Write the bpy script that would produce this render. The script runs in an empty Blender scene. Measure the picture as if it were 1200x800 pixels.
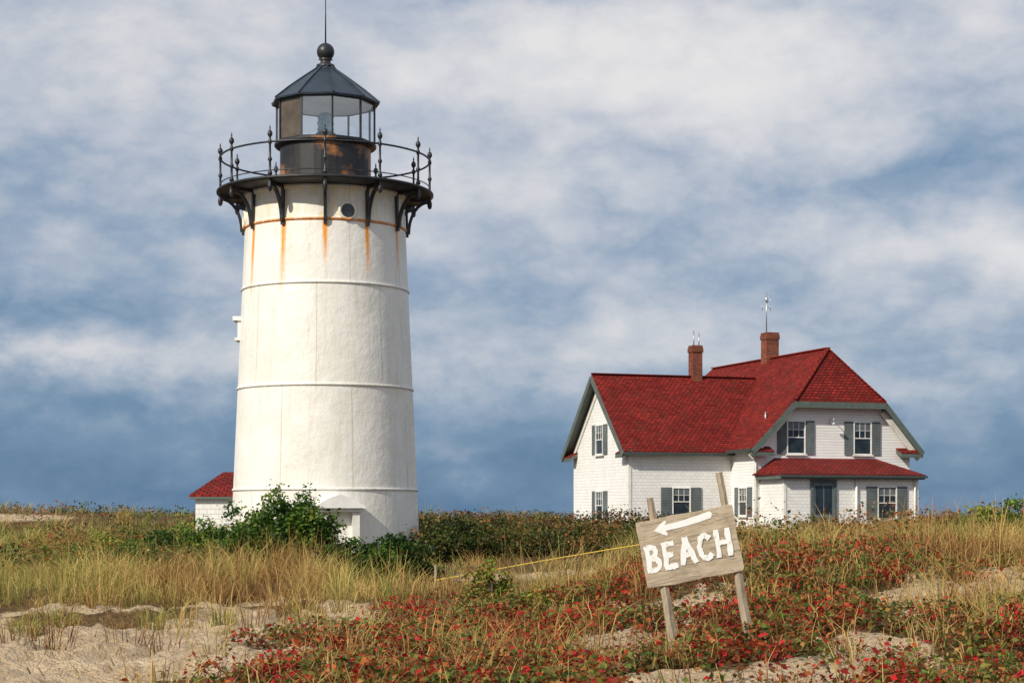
import bpy, bmesh, math, random
import numpy as np
from mathutils import Vector, Matrix
rng = np.random.default_rng(7); random.seed(7)
PI = math.pi; R = math.radians
col = bpy.context.scene.collection
F = 2167.0; HY = 605.0; EYE = 1.6
def wx(px, D): return (px-600)/F*D
def wz(py, D): return EYE+(HY-py)/F*D

# ------------------------------------------------------------ noise
def vn(x, y, seed=0):
    x = np.asarray(x, float); y = np.asarray(y, float)
    xi = np.floor(x).astype(np.int64); yi = np.floor(y).astype(np.int64)
    u = x-xi; v = y-yi; u = u*u*(3-2*u); v = v*v*(3-2*v)
    def h(a, b):
        n = (a*374761393+b*668265263+seed*97463477) & 0x7fffffff
        n = ((n ^ (n >> 13))*1274126177) & 0x7fffffff
        return ((n ^ (n >> 16)) & 0xffff)/65535.0
    return (h(xi, yi)*(1-u)+h(xi+1, yi)*u)*(1-v)+(h(xi, yi+1)*(1-u)+h(xi+1, yi+1)*u)*v
def fbm(x, y, seed=0, o=4):
    t = 0; a = .5; s = 0
    for k in range(o):
        t = t+a*vn(x*2**k+k*13.7, y*2**k+k*7.1, seed+k); s += a; a *= .5
    return t/s
def sm(x, a, b):
    t = np.clip((x-a)/(b-a), 0, 1); return t*t*(3-2*t)

# ------------------------------------------------------------ terrain
def G(x, y):
    x = np.asarray(x, float); y = np.asarray(y, float)
    s = x/np.maximum(y, 8)
    L = np.interp(y, [-30, 10, 26, 35, 42, 49, 60, 75, 95, 140, 400, 4000], [.2, .2, .20, .25, .36, .50, .70, 1.15, 1.45, 1.4, 1.0, .2])
    Rr = np.interp(y, [-30, 10, 14, 17, 20, 25, 30, 34, 40, 60, 80, 100, 140, 400, 4000], [.2, .2, .25, .33, .56, .90, 1.06, .98, .74, .72, .92, 1.2, 1.3, 1.0, .2])
    t = sm(s, -.01, .14)
    g = L*(1-t)+Rr*t
    nr_ = 1-sm(y, 32, 40)*.5
    g = g+(fbm(x*.28, y*.28, 3)-.5)*.34*sm(y, 8, 20)*nr_+(fbm(x*1.1, y*1.1, 9)-.5)*(.12+.18*t)*nr_
    g = g+.50*np.exp(-(((x+22)/9)**2+((y-84)/7)**2))+.48*np.exp(-(((x-11.5)/3.6)**2+((y-39)/6)**2))
    return g
def sandmask(x, y):      # 1 = open sand
    s = x/np.maximum(y, 5); n = fbm(x*.5, y*.5, 21)
    a = (1-sm(y+(n-.5)*15+(vn(x*1.3, y*.6, 23)-.5)*4.5, 25.5, 28.5))*(1-sm(x-(-2.7+.108*(y-15.6))+(n-.5)*3.6, -.4, .5))
    b = np.exp(-((y-39)/2.3)**2)*sm(s, -.06, -.02)*(1-sm(s, .08, .13))
    c = np.exp(-(((x+22)/3.5)**2+((y-80)/3.0)**2))
    return np.clip(a+b*.9+c, 0, 1)

# ------------------------------------------------------------ node helper
class NT:
    def __init__(s, tree): s.t = tree; s.n = tree.nodes; s.l = tree.links
    def new(s, ty, **k):
        o = s.n.new(ty)
        for a, b in k.items(): setattr(o, a, b)
        return o
    def put(s, sock, v):
        if hasattr(v, 'is_linked'): s.l.new(v, sock)
        elif v is not None: sock.default_value = v
    def math(s, op, a, b=None, c=None, clamp=False):
        o = s.new('ShaderNodeMath', operation=op, use_clamp=clamp)
        s.put(o.inputs[0], a)
        if b is not None: s.put(o.inputs[1], b)
        if c is not None: s.put(o.inputs[2], c)
        return o.outputs[0]
    def noise(s, vec, scale, detail=4, rough=.55, dist=0):
        o = s.new('ShaderNodeTexNoise'); s.put(o.inputs['Vector'], vec)
        o.inputs['Scale'].default_value = scale; o.inputs['Detail'].default_value = detail
        o.inputs['Roughness'].default_value = rough; o.inputs['Distortion'].default_value = dist
        return o.outputs['Fac']
    def ramp(s, fac, stops, interp='LINEAR'):
        o = s.new('ShaderNodeValToRGB'); s.put(o.inputs[0], fac); e = o.color_ramp.elements
        o.color_ramp.interpolation = interp
        while len(e) < len(stops): e.new(.5)
        for i, (p, c) in enumerate(stops):
            e[i].position = p; e[i].color = (c if isinstance(c, tuple) else (c, c, c))+(1,)
        return o.outputs[0]
    def mix(s, f, a, b, mode='MIX'):
        o = s.new('ShaderNodeMix', data_type='RGBA', blend_type=mode)
        s.put(o.inputs[0], f)
        for i, v in ((6, a), (7, b)):
            s.put(o.inputs[i], v if hasattr(v, 'is_linked') else tuple(v)+(1,))
        return o.outputs[2]
    def mapping(s, vec, scale=(1, 1, 1)):
        o = s.new('ShaderNodeMapping'); s.put(o.inputs[0], vec); o.inputs['Scale'].default_value = scale
        return o.outputs[0]
    def coord(s, k='Object'): return s.new('ShaderNodeTexCoord').outputs[k]
    def attr(s, name): return s.new('ShaderNodeAttribute', attribute_name=name).outputs['Fac']
    def sep(s, v):
        o = s.new('ShaderNodeSeparateXYZ'); s.put(o.inputs[0], v); return o.outputs
    def bump(s, h, strength=.3, dist=.02):
        o = s.new('ShaderNodeBump'); s.put(o.inputs['Height'], h)
        o.inputs['Strength'].default_value = strength; o.inputs['Distance'].default_value = dist
        return o.outputs[0]
def newmat(name):
    m = bpy.data.materials.new(name); m.use_nodes = True
    t = NT(m.node_tree); b = m.node_tree.nodes['Principled BSDF']
    return m, t, b
def simple(name, c, rough=.6, var=.25, scale=6, metal=0, bump=0, c2=None, stretch=(1, 1, 1), spot=(.5, .68)):
    m, t, b = newmat(name)
    v = t.mapping(t.coord(), stretch)
    n = t.noise(v, scale, 5)
    lo = tuple(x*(1-var) for x in c); hi = tuple(min(1, x*(1+var)) for x in c)
    cc = t.ramp(n, [(.3, lo), (.7, hi)])
    if c2: cc = t.mix(t.ramp(t.noise(v, scale*.45, 6, .65), [(spot[0], 0.), (spot[1], 1.)]), cc, c2)
    t.put(b.inputs['Base Color'], cc); b.inputs['Roughness'].default_value = rough; b.inputs['Metallic'].default_value = metal
    if bump: t.put(b.inputs['Normal'], t.bump(n, bump, .01))
    return m

# ------------------------------------------------------------ materials
def mat_tower():
    m, t, b = newmat('tower paint')
    o = t.coord(); X, Y, Z = t.sep(o)
    ang = t.math('ARCTAN2', X, t.math('MULTIPLY', Y, -1))
    big = t.noise(o, .9, 5, .6); st = t.noise(t.mapping(o, (5, 5, .35)), 1.6, 6, .65)
    base = t.ramp(big, [(.3, (.75, .72, .64)), (.55, (.84, .815, .75)), (.8, (.88, .86, .81))])
    base = t.mix(t.ramp(st, [(.52, 0.), (.78, .6)]), base, (.60, .55, .43))
    fine = t.noise(t.mapping(o, (1, 1, .6)), 9, 6, .7)
    base = t.mix(t.ramp(fine, [(.58, 0.), (.74, .5)]), base, (.53, .48, .37))
    course = t.math('FLOOR', t.math('DIVIDE', t.math('SUBTRACT', Z, 1.87), 2.62))
    a2 = t.math('ADD', t.math('DIVIDE', ang, R(45)), t.math('MULTIPLY', course, .5))
    d = t.math('ABSOLUTE', t.math('SUBTRACT', t.math('FRACT', a2), .5))
    seam = t.math('LESS_THAN', d, .008)
    base = t.mix(t.math('MULTIPLY', seam, .4), base, (.4, .37, .3))
    cellc = t.math('FLOOR', t.math('ADD', t.math('DIVIDE', t.math('SUBTRACT', ang, R(5.5)), R(30)), .5))
    fr = t.math('SUBTRACT', t.math('FRACT', t.math('ADD', t.math('DIVIDE', t.math('SUBTRACT', ang, R(5.5)), R(30)), .5)), .5)
    w = t.math('ADD', .014, t.math('MULTIPLY', st, .080))
    q = t.math('DIVIDE', fr, w); g = t.math('EXPONENT', t.math('MULTIPLY', t.math('MULTIPLY', q, q), -1))
    cell = t.math('FRACT', t.math('MULTIPLY', t.math('SINE', t.math('MULTIPLY', cellc, 12.9)), 43.7))
    zl = t.math('SUBTRACT', 8.72, Z)
    ln = t.math('ADD', 1.3, t.math('MULTIPLY', cell, .9))
    fall = t.math('MULTIPLY', t.math('GREATER_THAN', zl, -.05), t.math('SUBTRACT', 1, t.math('DIVIDE', zl, ln), clamp=True))
    vn_ = t.noise(t.mapping(o, (9, 9, .6)), 2, 4)
    rust = t.math('MULTIPLY', t.math('MULTIPLY', g, fall), t.math('ADD', .8, t.math('MULTIPLY', vn_, 1.7)), clamp=True)
    base = t.mix(rust, base, (.82, .31, .02))
    ringr = t.math('MULTIPLY', t.math('LESS_THAN', t.math('ABSOLUTE', t.math('SUBTRACT', zl, .02)), .040), .9)
    base = t.mix(t.math('MULTIPLY', ringr, t.ramp(st, [(.3, .2), (.5, 1.)])), base, (.68, .24, .02))
    hi = t.math('MULTIPLY', t.math('GREATER_THAN', Z, 8.75), t.ramp(t.noise(t.mapping(o, (3, 3, 1)), 2, 5), [(.42, 0.), (.68, .6)]))
    base = t.mix(hi, base, (.82, .62, .26))
    t.put(b.inputs['Base Color'], base); b.inputs['Roughness'].default_value = .45
    t.put(b.inputs['Normal'], t.bump(t.math('ADD', t.math('ADD', fine, t.math('MULTIPLY', big, 4)), t.math('MULTIPLY', seam, -1.5)), .4, .035))
    return m
def mat_brick(name, c1, c2, mortar, w, h, msize, off=.5, bump=.6, rough=.8, dist=.015, weather=None, var=(.55, 1.25), wf=.6):
    m, t, b = newmat(name)
    uv = t.coord('UV')
    br = t.new('ShaderNodeTexBrick'); br.offset = off
    t.put(br.inputs['Vector'], uv)
    for k, c in (('Color1', c1), ('Color2', c2), ('Mortar', mortar)): br.inputs[k].default_value = tuple(c)+(1,)
    br.inputs['Scale'].default_value = 1; br.inputs['Brick Width'].default_value = w; br.inputs['Row Height'].default_value = h
    br.inputs['Mortar Size'].default_value = msize; br.inputs['Mortar Smooth'].default_value = .3
    o = t.coord(); n = t.noise(o, 1.3, 6, .65)
    c = t.mix(.75, br.outputs['Color'], t.ramp(n, [(.3, var[0]), (.7, var[1])]), 'MULTIPLY')
    if weather: c = t.mix(t.ramp(t.noise(o, 2.3, 6, .7), [(.48, 0.), (.7, wf)]), c, weather)
    t.put(b.inputs['Base Color'], c); b.inputs['Roughness'].default_value = rough; b.inputs['Specular IOR Level'].default_value = .2
    saw = t.math('FRACT', t.math('DIVIDE', t.sep(uv)[1], h))
    hh = t.math('SUBTRACT', t.math('MULTIPLY', saw, -.6), t.math('MULTIPLY', br.outputs['Fac'], 1.0))
    t.put(b.inputs['Normal'], t.bump(hh, bump, dist))
    return m
def mat_leaf(name, stops, transl=.25):
    m, t, b = newmat(name)
    c = t.ramp(t.attr('c'), stops)
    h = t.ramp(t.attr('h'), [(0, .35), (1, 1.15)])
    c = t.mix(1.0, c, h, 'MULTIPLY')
    t.put(b.inputs['Base Color'], c); b.inputs['Roughness'].default_value = .55
    b.inputs['Specular IOR Level'].default_value = .25
    tr = t.new('ShaderNodeBsdfTranslucent'); t.put(tr.inputs[0], c)
    mx = t.new('ShaderNodeMixShader'); mx.inputs[0].default_value = transl
    t.l.new(b.outputs[0], mx.inputs[1]); t.l.new(tr.outputs[0], mx.inputs[2])
    t.l.new(mx.outputs[0], t.n['Material Output'].inputs[0])
    return m
def mat_glass():
    m, t, b = newmat('clear glazing')
    tr = t.new('ShaderNodeBsdfTransparent'); tr.inputs[0].default_value = (.95, .97, .98, 1)
    gl = t.new('ShaderNodeBsdfGlossy'); gl.inputs['Roughness'].default_value = .05
    mx = t.new('ShaderNodeMixShader'); mx.inputs[0].default_value = .17
    t.l.new(tr.outputs[0], mx.inputs[1]); t.l.new(gl.outputs[0], mx.inputs[2]); t.l.new(mx.outputs[0], t.n['Material Output'].inputs[0])
    return m
def mat_ground():
    m, t, b = newmat('dune ground')
    o = t.coord(); v = t.attr('veg')
    n1 = t.noise(o, 1.2, 6, .6); n2 = t.noise(o, 14, 5, .7); n3 = t.noise(o, 90, 3, .6)
    sand = t.ramp(n1, [(.3, (.62, .455, .285)), (.6, (.76, .58, .385)), (.8, (.82, .65, .45))])
    sand = t.mix(t.ramp(n2, [(.52, 0.), (.74, .55)]), sand, (.50, .345, .20))
    sand = t.mix(t.ramp(n3, [(.60, 0.), (.72, .5)]), sand, (.34, .22, .12))
    lit = t.ramp(n2, [(.3, (.08, .05, .022)), (.55, (.19, .12, .055)), (.75, (.38, .26, .14))])
    f = t.math('ADD', v, t.math('MULTIPLY', t.math('SUBTRACT', n2, .5), 1.1))
    c = t.mix(t.ramp(f, [(.36, 0.), (.62, 1.)]), sand, lit)
    t.put(b.inputs['Base Color'], c); b.inputs['Roughness'].default_value = .95; b.inputs['Specular IOR Level'].default_value = .1
    t.put(b.inputs['Normal'], t.bump(t.math('ADD', t.math('MULTIPLY', t.noise(o, 4.5, 5, .65), 3.5), t.math('ADD', n2, t.math('MULTIPLY', n3, .25))), .95, .09))
    return m
def mat_wood(name, c1, c2, dark, scale=1.0, stretch=(1.2, 12, 12), crack=False):
    m, t, b = newmat(name)
    co = t.coord(); o = t.mapping(co, stretch)
    n = t.noise(o, 3*scale, 7, .7, .4); n2 = t.noise(o, 9*scale, 6, .75)
    c = t.ramp(n, [(.32, c1), (.62, c2)])
    c = t.mix(t.ramp(n2, [(.54, 0.), (.70, .5)]), c, dark)
    blot = t.noise(co, 4.5, 5, .65)
    c = t.mix(t.ramp(blot, [(.48, 0.), (.74, .5)]), c, tuple(x*.6 for x in c1))
    hgt = n2
    if crack:
        g = t.noise(t.mapping(co, (.7, 1, 9)), 1.3, 3, .5)
        ck = t.ramp(t.math('ABSOLUTE', t.math('SUBTRACT', g, .5)), [(0, 1.), (.006, 0.)])
        c = t.mix(t.math('MULTIPLY', ck, .35), c, (.10, .07, .045)); hgt = t.math('SUBTRACT', n2, ck)
    t.put(b.inputs['Base Color'], c); b.inputs['Roughness'].default_value = .85
    t.put(b.inputs['Normal'], t.bump(hgt, .7, .006))
    return m

M = {}
M['tower'] = mat_tower()
M['white'] = simple('white painted trim', (.82, .81, .77), .5, .08, 4, c2=(.66, .63, .56))
M['ceil'] = simple('pale lantern lining', (.80, .84, .86), .6, .05, 4)
M['black'] = simple('black painted iron', (.018, .02, .024), .42, .4, 5, bump=.2, c2=(.04, .032, .028))
M['deck'] = simple('black gallery iron', (.016, .017, .02), .5, .4, 4, bump=.3, c2=(.10, .045, .02), spot=(.58, .74))
M['rusty'] = simple('rusty black iron', (.016, .015, .017), .55, .5, 2.6, bump=.4, c2=(.42, .17, .05), spot=(.52, .68))
M['roofmetal'] = simple('lead grey lantern roof', (.035, .05, .07), .4, .3, 3, metal=.3)
M['glass'] = mat_glass()
M['brownpane'] = simple('brown blanked pane', (.09, .07, .05), .3, .35, 3)
M['lens'] = simple('beacon lens', (.30, .46, .55), .1, .3, 12)
M['darkglass'] = simple('dark window glass', (.02, .028, .035), .08, .5, 2)
M['curtain'] = simple('dim window blind', (.12, .14, .155), .2, .4, 2)
M['shutter'] = mat_brick('grey louvred shutter', (.14, .165, .17), (.15, .175, .18), (.06, .07, .07), 3, .07, .008, 0, .6)
M['trim'] = simple('grey green trim', (.10, .125, .11), .55, .2, 3)
M['gutter'] = simple('dark gutter', (.05, .065, .06), .45, .2, 3)
M['roof'] = mat_brick('red roof shingles', (.34, .028, .020), (.18, .014, .011), (.05, .007, .006), .22, .14, .02, .5, .9, rough=.95, dist=.03, weather=(.12, .028, .018), wf=.65)
M['siding'] = mat_brick('white wall shingles', (.89, .88, .85), (.82, .81, .78), (.60, .59, .57), .22, .14, .007, .5, .45, dist=.011, var=(.90, 1.05))
M['clap'] = mat_brick('white clapboards', (.89, .88, .85), (.86, .85, .82), (.56, .55, .53), 5, .12, .009, .5, .45, dist=.011, var=(.90, 1.05))
M['brick'] = mat_brick('chimney brick', (.30, .065, .03), (.15, .035, .022), (.22, .15, .11), .22, .075, .01, .5, .5, var=(.45, 1.15))
M['metal'] = simple('galvanised pipe', (.45, .46, .47), .35, .2, 8, metal=.7)
M['door'] = simple('blue grey door', (.13, .17, .18), .5, .15, 3)
M['sand'] = mat_ground()
M['board'] = mat_wood('weathered sign board', (.35, .275, .19), (.56, .465, .335), (.23, .175, .12), stretch=(1.5, 7, 7), crack=True)
M['post'] = mat_wood('weathered post', (.25, .20, .14), (.48, .39, .28), (.12, .09, .06), 1, (12, 12, 1.2))
M['paint'] = simple('hand brushed white paint', (.88, .88, .86), .6, .05, 30, c2=(.66, .61, .52), spot=(.54, .70))
M['rope'] = simple('yellow rope', (.70, .48, .07), .7, .2, 20)
M['bark'] = simple('shrub stems', (.10, .075, .05), .9, .3, 8)
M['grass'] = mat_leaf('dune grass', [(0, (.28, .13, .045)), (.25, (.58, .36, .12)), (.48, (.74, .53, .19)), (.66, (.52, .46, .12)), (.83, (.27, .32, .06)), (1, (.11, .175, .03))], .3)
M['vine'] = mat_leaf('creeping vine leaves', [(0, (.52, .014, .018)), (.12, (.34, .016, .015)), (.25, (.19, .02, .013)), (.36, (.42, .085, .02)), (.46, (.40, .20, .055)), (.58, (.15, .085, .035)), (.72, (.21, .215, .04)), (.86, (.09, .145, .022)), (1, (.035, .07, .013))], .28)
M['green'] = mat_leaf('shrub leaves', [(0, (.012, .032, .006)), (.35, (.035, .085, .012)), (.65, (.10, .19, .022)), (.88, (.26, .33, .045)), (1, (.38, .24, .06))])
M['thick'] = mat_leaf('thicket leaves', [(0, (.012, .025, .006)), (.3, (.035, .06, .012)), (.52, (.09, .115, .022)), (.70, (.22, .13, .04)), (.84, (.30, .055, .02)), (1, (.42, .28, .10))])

# ------------------------------------------------------------ mesh builder
def auto_uv(me):
    uv = me.uv_layers.new(name='UVMap').data
    for p in me.polygons:
        n = p.normal
        h = Vector((0, 0, 1)).cross(n)
        if h.length < 1e-3: h = Vector((1, 0, 0))
        h.normalize(); v = n.cross(h)
        for li in p.loop_indices:
            q = me.vertices[me.loops[li].vertex_index].co
            uv[li].uv = (q.dot(h), q.dot(v))
class MB:
    def __init__(s, M=None): s.v = []; s.f = []; s.sm = []; s.M = M or Matrix.Identity(4)
    def add(s, vs, fs, smooth=False):
        n = len(s.v); s.v += [tuple(s.M @ Vector(p)) for p in vs]
        s.f += [tuple(n+i for i in f) for f in fs]; s.sm += [smooth]*len(fs); return s
    def box(s, x0, x1, y0, y1, z0, z1):
        return s.add([(x0, y0, z0), (x1, y0, z0), (x1, y1, z0), (x0, y1, z0), (x0, y0, z1), (x1, y0, z1), (x1, y1, z1), (x0, y1, z1)],
                     [(0, 3, 2, 1), (4, 5, 6, 7), (0, 1, 5, 4), (1, 2, 6, 5), (2, 3, 7, 6), (3, 0, 4, 7)])
    def lathe(s, prof, n=32, c=(0, 0), a0=0, smooth=True):
        vs = []; fs = []
        for r, z in prof:
            for k in range(n):
                a = a0+2*PI*k/n; vs.append((c[0]+r*math.sin(a), c[1]-r*math.cos(a), z))
        for i in range(len(prof)-1):
            for k in range(n):
                k2 = (k+1) % n; fs.append((i*n+k, i*n+k2, (i+1)*n+k2, (i+1)*n+k))
        return s.add(vs, fs, smooth)
    def tube(s, pts, r, n=8, closed=False):
        vs = []; fs = []; P = [Vector(p) for p in pts]; L = len(P)
        for i, p in enumerate(P):
            if closed: d = P[(i+1) % L]-P[i-1]
            else: d = P[min(i+1, L-1)]-P[max(i-1, 0)]
            d.normalize(); u = d.cross(Vector((0, 0, 1)))
            if u.length < .05: u = d.cross(Vector((0, 1, 0)))
            u.normalize(); w = d.cross(u)
            rr = r[i] if isinstance(r, (list, tuple)) else r
            for k in range(n):
                a = 2*PI*k/n; vs.append(p+u*(math.cos(a)*rr)+w*(math.sin(a)*rr))
        for i in range(L if closed else L-1):
            j = (i+1) % L
            for k in range(n):
                k2 = (k+1) % n; fs.append((i*n+k, j*n+k, j*n+k2, i*n+k2))
        if not closed: fs.append(tuple(range(n))); fs.append(tuple((L-1)*n+k for k in reversed(range(n))))
        return s.add(vs, fs, True)
    def beam(s, a, b, w, h, up=(0, 0, 1)):
        a = Vector(a); b = Vector(b); d = (b-a).normalized(); si = d.cross(Vector(up)).normalized(); u = si.cross(d)
        vs = [p+si*(i*w/2)+u*(j*h/2) for p in (a, b) for i, j in ((-1, -1), (1, -1), (1, 1), (-1, 1))]
        return s.add(vs, [(0, 1, 2, 3), (7, 6, 5, 4), (0, 4, 5, 1), (1, 5, 6, 2), (2, 6, 7, 3), (3, 7, 4, 0)])
    def prism(s, poly, y0, y1, ax='xz'):
        n = len(poly)
        f = (lambda p, y: (p[0], y, p[1])) if ax == 'xz' else (lambda p, y: (y, p[0], p[1]))
        vs = [f(p, y0) for p in poly]+[f(p, y1) for p in poly]
        fs = [tuple(range(n)), tuple(n+i for i in reversed(range(n)))]+[(i, n+i, n+(i+1) % n, (i+1) % n) for i in range(n)]
        return s.add(vs, fs)
    def slab(s, V, Fc, t0, t1):
        n = len(V); vs = [(x, y, z-t0) for x, y, z in V]+[(x, y, z-t1) for x, y, z in V]
        fs = [tuple(f) for f in Fc]+[tuple(n+i for i in reversed(f)) for f in Fc]
        E = {}
        for f in Fc:
            for i in range(len(f)): E[(f[i], f[(i+1) % len(f)])] = 1
        for (a, b) in E:
            if (b, a) not in E: fs.append((b, a, n+a, n+b))
        return s.add(vs, fs)
    def build(s, name, m, parent=None, fix=True):
        me = bpy.data.meshes.new(name); me.from_pydata(s.v, [], s.f)
        me.polygons.foreach_set('use_smooth', s.sm)
        if fix:
            bm = bmesh.new(); bm.from_mesh(me); bmesh.ops.recalc_face_normals(bm, faces=bm.faces); bm.to_mesh(me); bm.free()
        me.update(); auto_uv(me); me.materials.append(m)
        o = bpy.data.objects.new(name, me); col.objects.link(o)
        if parent: o.parent = parent
        return o
def bx(name, m, parent, *a, M_=None):
    return MB(M_).box(*a).build(name, m, parent)
def tb(name, m, parent, pts, r, n=8):
    return MB().tube(pts, r, n).build(name, m, parent)
def bmm(name, m, parent, *a):
    return MB().beam(*a).build(name, m, parent)
def tag(o, label, cat=None, group=None, kind=None):
    if label: o['label'] = label
    if cat: o['category'] = cat
    if group: o['group'] = group
    if kind: o['kind'] = kind
    return o
def thing(name, loc, label, cat, rz=0, group=None):
    o = bpy.data.objects.new(name, None); o.location = loc; o.rotation_euler = (0, 0, rz); o.empty_display_size = .2
    col.objects.link(o); return tag(o, label, cat, group)
def np_mesh(name, V, Q, mat, attrs, parent=None):
    me = bpy.data.meshes.new(name); nv = len(V); nf = len(Q)
    me.vertices.add(nv); me.vertices.foreach_set('co', V.astype(np.float32).ravel())
    me.loops.add(nf*4); me.loops.foreach_set('vertex_index', Q.astype(np.int32).ravel())
    me.polygons.add(nf); me.polygons.foreach_set('loop_start', np.arange(0, nf*4, 4, dtype=np.int32))
    try: me.polygons.foreach_set('loop_total', np.full(nf, 4, dtype=np.int32))
    except Exception: pass
    me.update(calc_edges=True)
    for k, a in attrs.items():
        at = me.attributes.new(k, 'FLOAT', 'POINT'); at.data.foreach_set('value', a.astype(np.float32))
    me.materials.append(mat); o = bpy.data.objects.new(name, me); col.objects.link(o)
    if parent: o.parent = parent
    return o

# ------------------------------------------------------------ ground
ys = np.concatenate([np.linspace(-30, 8, 30), np.linspace(8.2, 36, 400), np.linspace(36.4, 100, 150), np.geomspace(102, 4000, 50)])
ss = np.linspace(-1, 1, 451)
YY, SS = np.meshgrid(ys, ss, indexing='ij')
XX = np.maximum(45, 1.5*YY)*(.22*SS+.78*SS**3)
ZZ = G(XX, YY); smk = sandmask(XX, YY)
near = (1-sm(YY, 40, 50))
foot = (np.abs(vn(XX*2.6, YY*2.0, 31)-.5)*-.22+np.abs(vn(XX*4.7+3, YY*3.6, 37)-.5)*.15+(fbm(XX*1.1, YY*.8, 41)-.5)*.32)
ZZ = ZZ+foot*np.clip(smk+.35, 0, 1)*near
V = np.stack([XX.ravel(), YY.ravel(), ZZ.ravel()], 1); nr, nc = XX.shape
i = np.arange(nr-1)[:, None]*nc+np.arange(nc-1)[None, :]
Q = np.stack([i, i+1, i+nc+1, i+nc], -1).reshape(-1, 4)
def vinehole(x, y): return fbm(x*.9, y*.42, 55)
def vinecover(x, y):
    s = x/y; nh = vinehole(x, y)
    thr = .45+.10*sm(y, 17, 26)+.04*(1-sm(s, .02, .09))
    return 1-sm(nh, thr, thr+.07)
def vinefar(x, y):
    return 26.5+6.5*sm(x/y, .0, .07)+(fbm(x*.4, y*.4, 58)-.5)*6
veg = 1-smk
vinez = sm(XX-(-2.7+.108*(YY-15.6)), -.3, .5)*(1-sm(YY-vinefar(XX, YY), -1, 1.5))
veg = veg*(1-vinez*(1-vinecover(XX, YY))*.98)
g = np_mesh('ground', V, Q, M['sand'], {'veg': veg.ravel()}); tag(g, None, None, None, 'structure')
g.data.polygons.foreach_set('use_smooth', np.ones(len(Q), dtype=bool))

# ------------------------------------------------------------ vegetation generators
def blades(name, P, H, W, az, lean, C, mat=None, parent=None):
    n = len(P); d = np.stack([np.cos(az), np.sin(az), 0*az], 1); wa = rng.uniform(0, PI, n)
    side = np.stack([np.cos(wa), np.sin(wa), 0*wa], 1)*(W/2)[:, None]
    up = np.array([0, 0, 1.0]); Hc = H[:, None]; ln = lean[:, None]
    p1 = P+up*Hc*.55+d*ln*Hc*.22; p2 = P+up*Hc*(1-.30*ln)+d*ln*Hc*.75
    V = np.stack([P-side, P+side, p1+side*.8, p1-side*.8, p2+side*.18, p2-side*.18], 1).reshape(-1, 3)
    b = np.arange(n)[:, None]*6
    Q = np.concatenate([b+np.array([[0, 1, 2, 3]]), b+np.array([[3, 2, 4, 5]])], 0)
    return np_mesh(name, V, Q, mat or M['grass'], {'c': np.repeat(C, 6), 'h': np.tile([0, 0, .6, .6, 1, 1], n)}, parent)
def clump_blades(cx, cy, nb, rad, h, w, c, leanm=.45):
    idx = np.repeat(np.arange(len(cx)), nb); n = len(idx)
    az = rng.uniform(0, 2*PI, n); rr = np.sqrt(rng.uniform(0, 1, n))*rad[idx]
    x = cx[idx]+np.cos(az)*rr; y = cy[idx]+np.sin(az)*rr
    P = np.stack([x, y, G(x, y)-.05], 1)
    H = h[idx]*rng.uniform(.4, 1.15, n)
    az2 = az+rng.normal(0, .5, n); lean = np.clip(rng.normal(leanm, .28, n), .02, 1.2)
    return P, H, w[idx]*rng.uniform(.7, 1.3, n), az2, lean, np.clip(c[idx]+rng.normal(0, .12, n), 0, 1)
def leaves(name, P, S, C, Hh, mat, parent=None, flat=.5):
    n = len(P); nrm = rng.normal(0, 1, (n, 3)); nrm[:, 2] = np.abs(nrm[:, 2])+flat; nrm /= np.linalg.norm(nrm, axis=1)[:, None]
    a = rng.normal(0, 1, (n, 3)); a -= nrm*(a*nrm).sum(1)[:, None]; a /= np.linalg.norm(a, axis=1)[:, None]
    b = np.cross(nrm, a); s = S[:, None]
    V = np.stack([P-a*s*.5, P+b*s*.32+nrm*s*.12, P+a*s*.5, P-b*s*.32+nrm*s*.12], 1).reshape(-1, 3)
    Q = np.arange(n*4).reshape(-1, 4)
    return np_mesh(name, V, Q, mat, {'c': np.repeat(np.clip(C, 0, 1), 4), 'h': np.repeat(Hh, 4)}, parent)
def excl(x, y):
    tw = (x+4.93)**2+(y-49)**2 < 2.65**2
    oh = (x > -9.1) & (x < -4.8) & (y > 51.8) & (y < 55.6)
    dx = x-5.06; dy = y-80; a = dx*math.cos(R(19))+dy*math.sin(R(19)); b = -dx*math.sin(R(19))+dy*math.cos(R(19))
    hs = (a > -.3) & (a < 13) & (b > -4.9) & (b < 11.5)
    return tw | oh | hs
def region(n, s0, s1, y0, y1):
    y = np.sqrt(rng.uniform(y0**2, y1**2, n)); s = rng.uniform(s0, s1, n); return s*y, y

def grass_density(x, y):
    s = x/y; n = fbm(x*.9, y*.5, 71); n0 = fbm(x*.3, y*.3, 73); sand = sandmask(x, y)
    d = sm(y+(n0-.5)*12+(n-.5)*10, 23.5, 30)
    d = d*(1-sand)**1.5
    mid = sm(s, -.085, -.06)*(1-sm(s, .08, .11)); d = d*(1-mid*(.45+.4*(y > 32)))
    d = d*(.07+1.5*sm(n, .42, .58))
    vf = vinefar(x, y); invine = (1-sm(y-vf, -2.5, 1))*sm(s, .0, .05)
    d = d*(1-.85*invine)
    vz = (y < 28)*(1-sand)
    d = d+vz*(.035+.28*sm(fbm(x*.5, y*.5, 77), .53, .64)*(1-.55*sm(s, .03, .09)))+.26*sm(s, .20, .25)*(y < 32)*sm(y, 14, 17)
    d = d+.010+.16*sand*sm(y, 17, 22)*sm(fbm(x*.8, y*.6, 79), .53, .63)*(y < 30)
    return np.clip(d, 0, 1)
allb = []
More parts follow.
